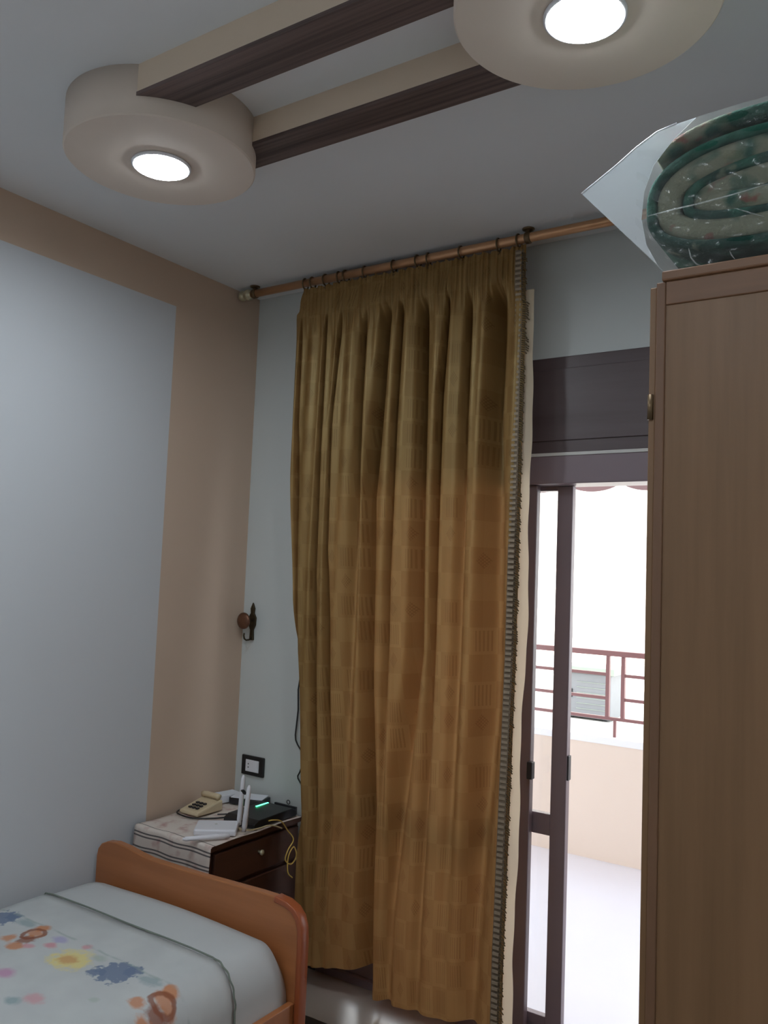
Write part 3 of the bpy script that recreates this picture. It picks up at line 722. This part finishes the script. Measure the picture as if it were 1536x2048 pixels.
# cloth: over the top, hanging over the side towards the bed
def cl(s, v):
    L_ = v*.70                     # length measured from the back edge
    x = .028 + (TX+.004-.028)*s
    yb = TY1-.010
    top = yb - (TY0-.004)
    if L_ <= top: y = yb - L_; z = TZ+.003
    else:
        dl = L_-top; y = TY0-.006-.002*math.sin(x*30)-.004*min(1, dl*8); z = TZ+.003-dl
        x = x + (dl*.06)*(s-.5) - .06*dl*s
    z += .0015*math.sin(x*40+L_*25)
    return (x, y, z)
def cuv(s, v): return (s*.43, v*.70-.455)
tc = MB().grid(cl, 24, 70, True, cuv).build('table_cloth', M['stripe'], None, (.22, -.31, TZ))
tag(tc, 'cream cloth with paired dark stripes over the bedside table', 'cloth')
m_ = tc.modifiers.new('thickness', 'SOLIDIFY'); m_.thickness = .002; m_.offset = 1
TT = TZ+.0075
def rotz(a): return Matrix.Rotation(a, 3, 'Z')
# router with three aerials
rt = thing('router', 'white router with two raised aerials on the striped cloth', 'router', (.34, -.43, TT))
RA = math.radians(38); rc = (.330, -.440, TT+.013)
box(.330-.078, .330+.078, -.440-.062, -.440+.062, TT, TT+.024, rotz(RA), rc).build('body', M['whitep'], rt, bevel=.006)
MB().lathe((.322, -.435, TT+.0245), [(.005, -.001), (.005, .0006)], (0, 0, 1), 16).build('emblem', M['slat'], rt)
def aerial(p0, p1, wd_):
    p0 = Vector(p0); p1 = Vector(p1); d = (p1-p0); 
    return MB().tube([p0, p0+d*.08, p0+d*.1, p0+d*.93, p1], 0, 8, True, [wd_*.8, wd_*.8, wd_, wd_*.8, wd_*.35])
aerial((.360, -.350, TT+.01), (.364, -.344, .806), .0105).build('aerial', M['whitep'], rt)
aerial((.430, -.398, TT+.01), (.442, -.394, .790), .0105).build('aerial', M['whitep'], rt)
aerial((.425, -.470, TT+.010), (.338, -.618, TT+.014), .0105).build('aerial', M['whitep'], rt)['label'] = 'aerial folded flat'
tw = MB().tube([(.375, -.362, .752), (.392, -.372, .758), (.408, -.380, .750), (.425, -.390, .757)], .004, 8); tw.torus((.40, -.376, .754), (0, 1, .3), .007, .0025, 12, 6)
o = tw.build('cable_tie', M['black'], None, (.40, -.376, .754)); tag(o, 'black wire tie caught between the raised router aerials', 'wire tie')
# modem box
md = thing('modem', 'black modem box with green lamps against the wall', 'modem', (.35, -.21, TT))
mr = math.radians(-8)
MB().prism([(-.335, TT), (-.085, TT), (-.085, TT+.022), (-.110, TT+.034), (-.310, TT+.030), (-.335, TT+.018)], (.262, .425), 'x').build('case', M['black'], md, bevel=.003)
box(.30, .415, -.078, -.070, TT, TT+.03).build('back_ports', M['dark'], md)
for i in range(7):
    y = -.185 + i*.011
    box(.292, .300, y, y+.006, TT+.0335, TT+.0350).build('status_light', M['led_green'], md)
# grey box and papers behind
o = box(.09, .24, -.125, -.035, TT, TT+.028, rotz(.15)).build('cardboard_box', M['dark'], None, (.165, -.08, TT), bevel=.003); tag(o, 'flat dark grey box lying beside the modem by the wall', 'box')
o = box(.095, .235, -.12, -.04, TT+.0285, TT+.031, rotz(.35)).build('paper_sheet', M['paper'], None, (.165, -.08, TT+.029)); tag(o, 'white paper on the dark grey box', 'paper')
o = box(.02, .09, -.15, -.05, TT, TT+.030, rotz(-.2)).build('paper_pad', M['paper'], None, (.055, -.1, TT), bevel=.002); tag(o, 'stack of white papers in the table corner', 'paper')
# telephone
ph = thing('telephone', 'ivory desk telephone lying on the striped cloth near the left wall', 'telephone', (.11, -.29, TT))
pa = math.radians(28)
MB().prism([(-.365, TT), (-.225, TT), (-.225, TT+.042), (-.25, TT+.040), (-.365, TT+.014)], (.045, .15), 'x').build('base', M['phone'], ph, bevel=.006)
MB().tube([(.052, -.240, TT+.052), (.065, -.242, TT+.056), (.13, -.242, TT+.056), (.143, -.240, TT+.052)], 0, 12, True, [.013, .011, .011, .013]).build('handset', M['phone'], ph)
for i in range(3):
    for j in range(3):
        x = .072+i*.02; y = -.342+j*.02; zz = TT+.014+(y+.365)*.225
        box(x, x+.012, y, y+.012, zz+.002, zz+.008).build('key', M['dark'], ph)
def cable(name, pts, r, mat, lab, n=8):
    ps = [Vector(p) for p in pts]; out = []
    for i in range(len(ps)-1):
        p0 = ps[max(i-1, 0)]; p1 = ps[i]; p2 = ps[i+1]; p3 = ps[min(i+2, len(ps)-1)]
        for q in range(6):
            t = q/6; out.append(.5*((2*p1) + (p2-p0)*t + (2*p0-5*p1+4*p2-p3)*t*t + (3*p1-p0-3*p2+p3)*t**3))
    out.append(ps[-1])
    o = MB().tube(out, r, n).build(name, mat, None, tuple(ps[0])); tag(o, lab, 'cable'); return o
cz = TT+.0035
cable('black_cable', [(.10, -.215, cz), (.034, -.30, cz), (.034, -.36, cz), (.07, -.388, cz), (.15, -.390, cz), (.215, -.335, cz), (.25, -.275, cz), (.262, -.25, cz)], .0032, M['black'], 'black cable looped round the ivory telephone')
cable('grey_cable', [(.185, -.29, cz), (.215, -.255, cz), (.235, -.21, cz), (.25, -.16, cz), (.262, -.15, cz+.004)], .0028, M['dark'], 'dark thin cable between the telephone and the modem')
cable('cream_cable', [(.345, -.350, cz), (.39, -.372, cz), (.422, -.352, cz), (.4335, -.31, cz), (.440, -.275, cz+.002), (.446, -.24, TT-.002), (.448, -.20, TT-.02)], .0030, M['beigecable'], 'cream cable along the table edge under the modem')
cable('yellow_cable', [(.425, -.255, TT+.016), (.440, -.245, TT+.020), (.447, -.205, TT+.008), (.448, -.165, .575), (.448, -.125, .53), (.447, -.155, .495), (.447, -.168, .46), (.447, -.13, .435), (.447, -.10, .46), (.447, -.12, .50), (.447, -.15, .47), (.447, -.15, .41), (.447, -.12, .38)], .0026, M['yellow'], 'yellow network cable hanging in loops beside the curtain')

# dark box on the floor between bed and curtain
o = box(.74, .90, -.62, -.455, 0.001, .10, rotz(.03)).build('shoe_box', M['black'], None, (.82, -.54, 0), bevel=.004); tag(o, 'low black box on the floor beside the footboard', 'box')
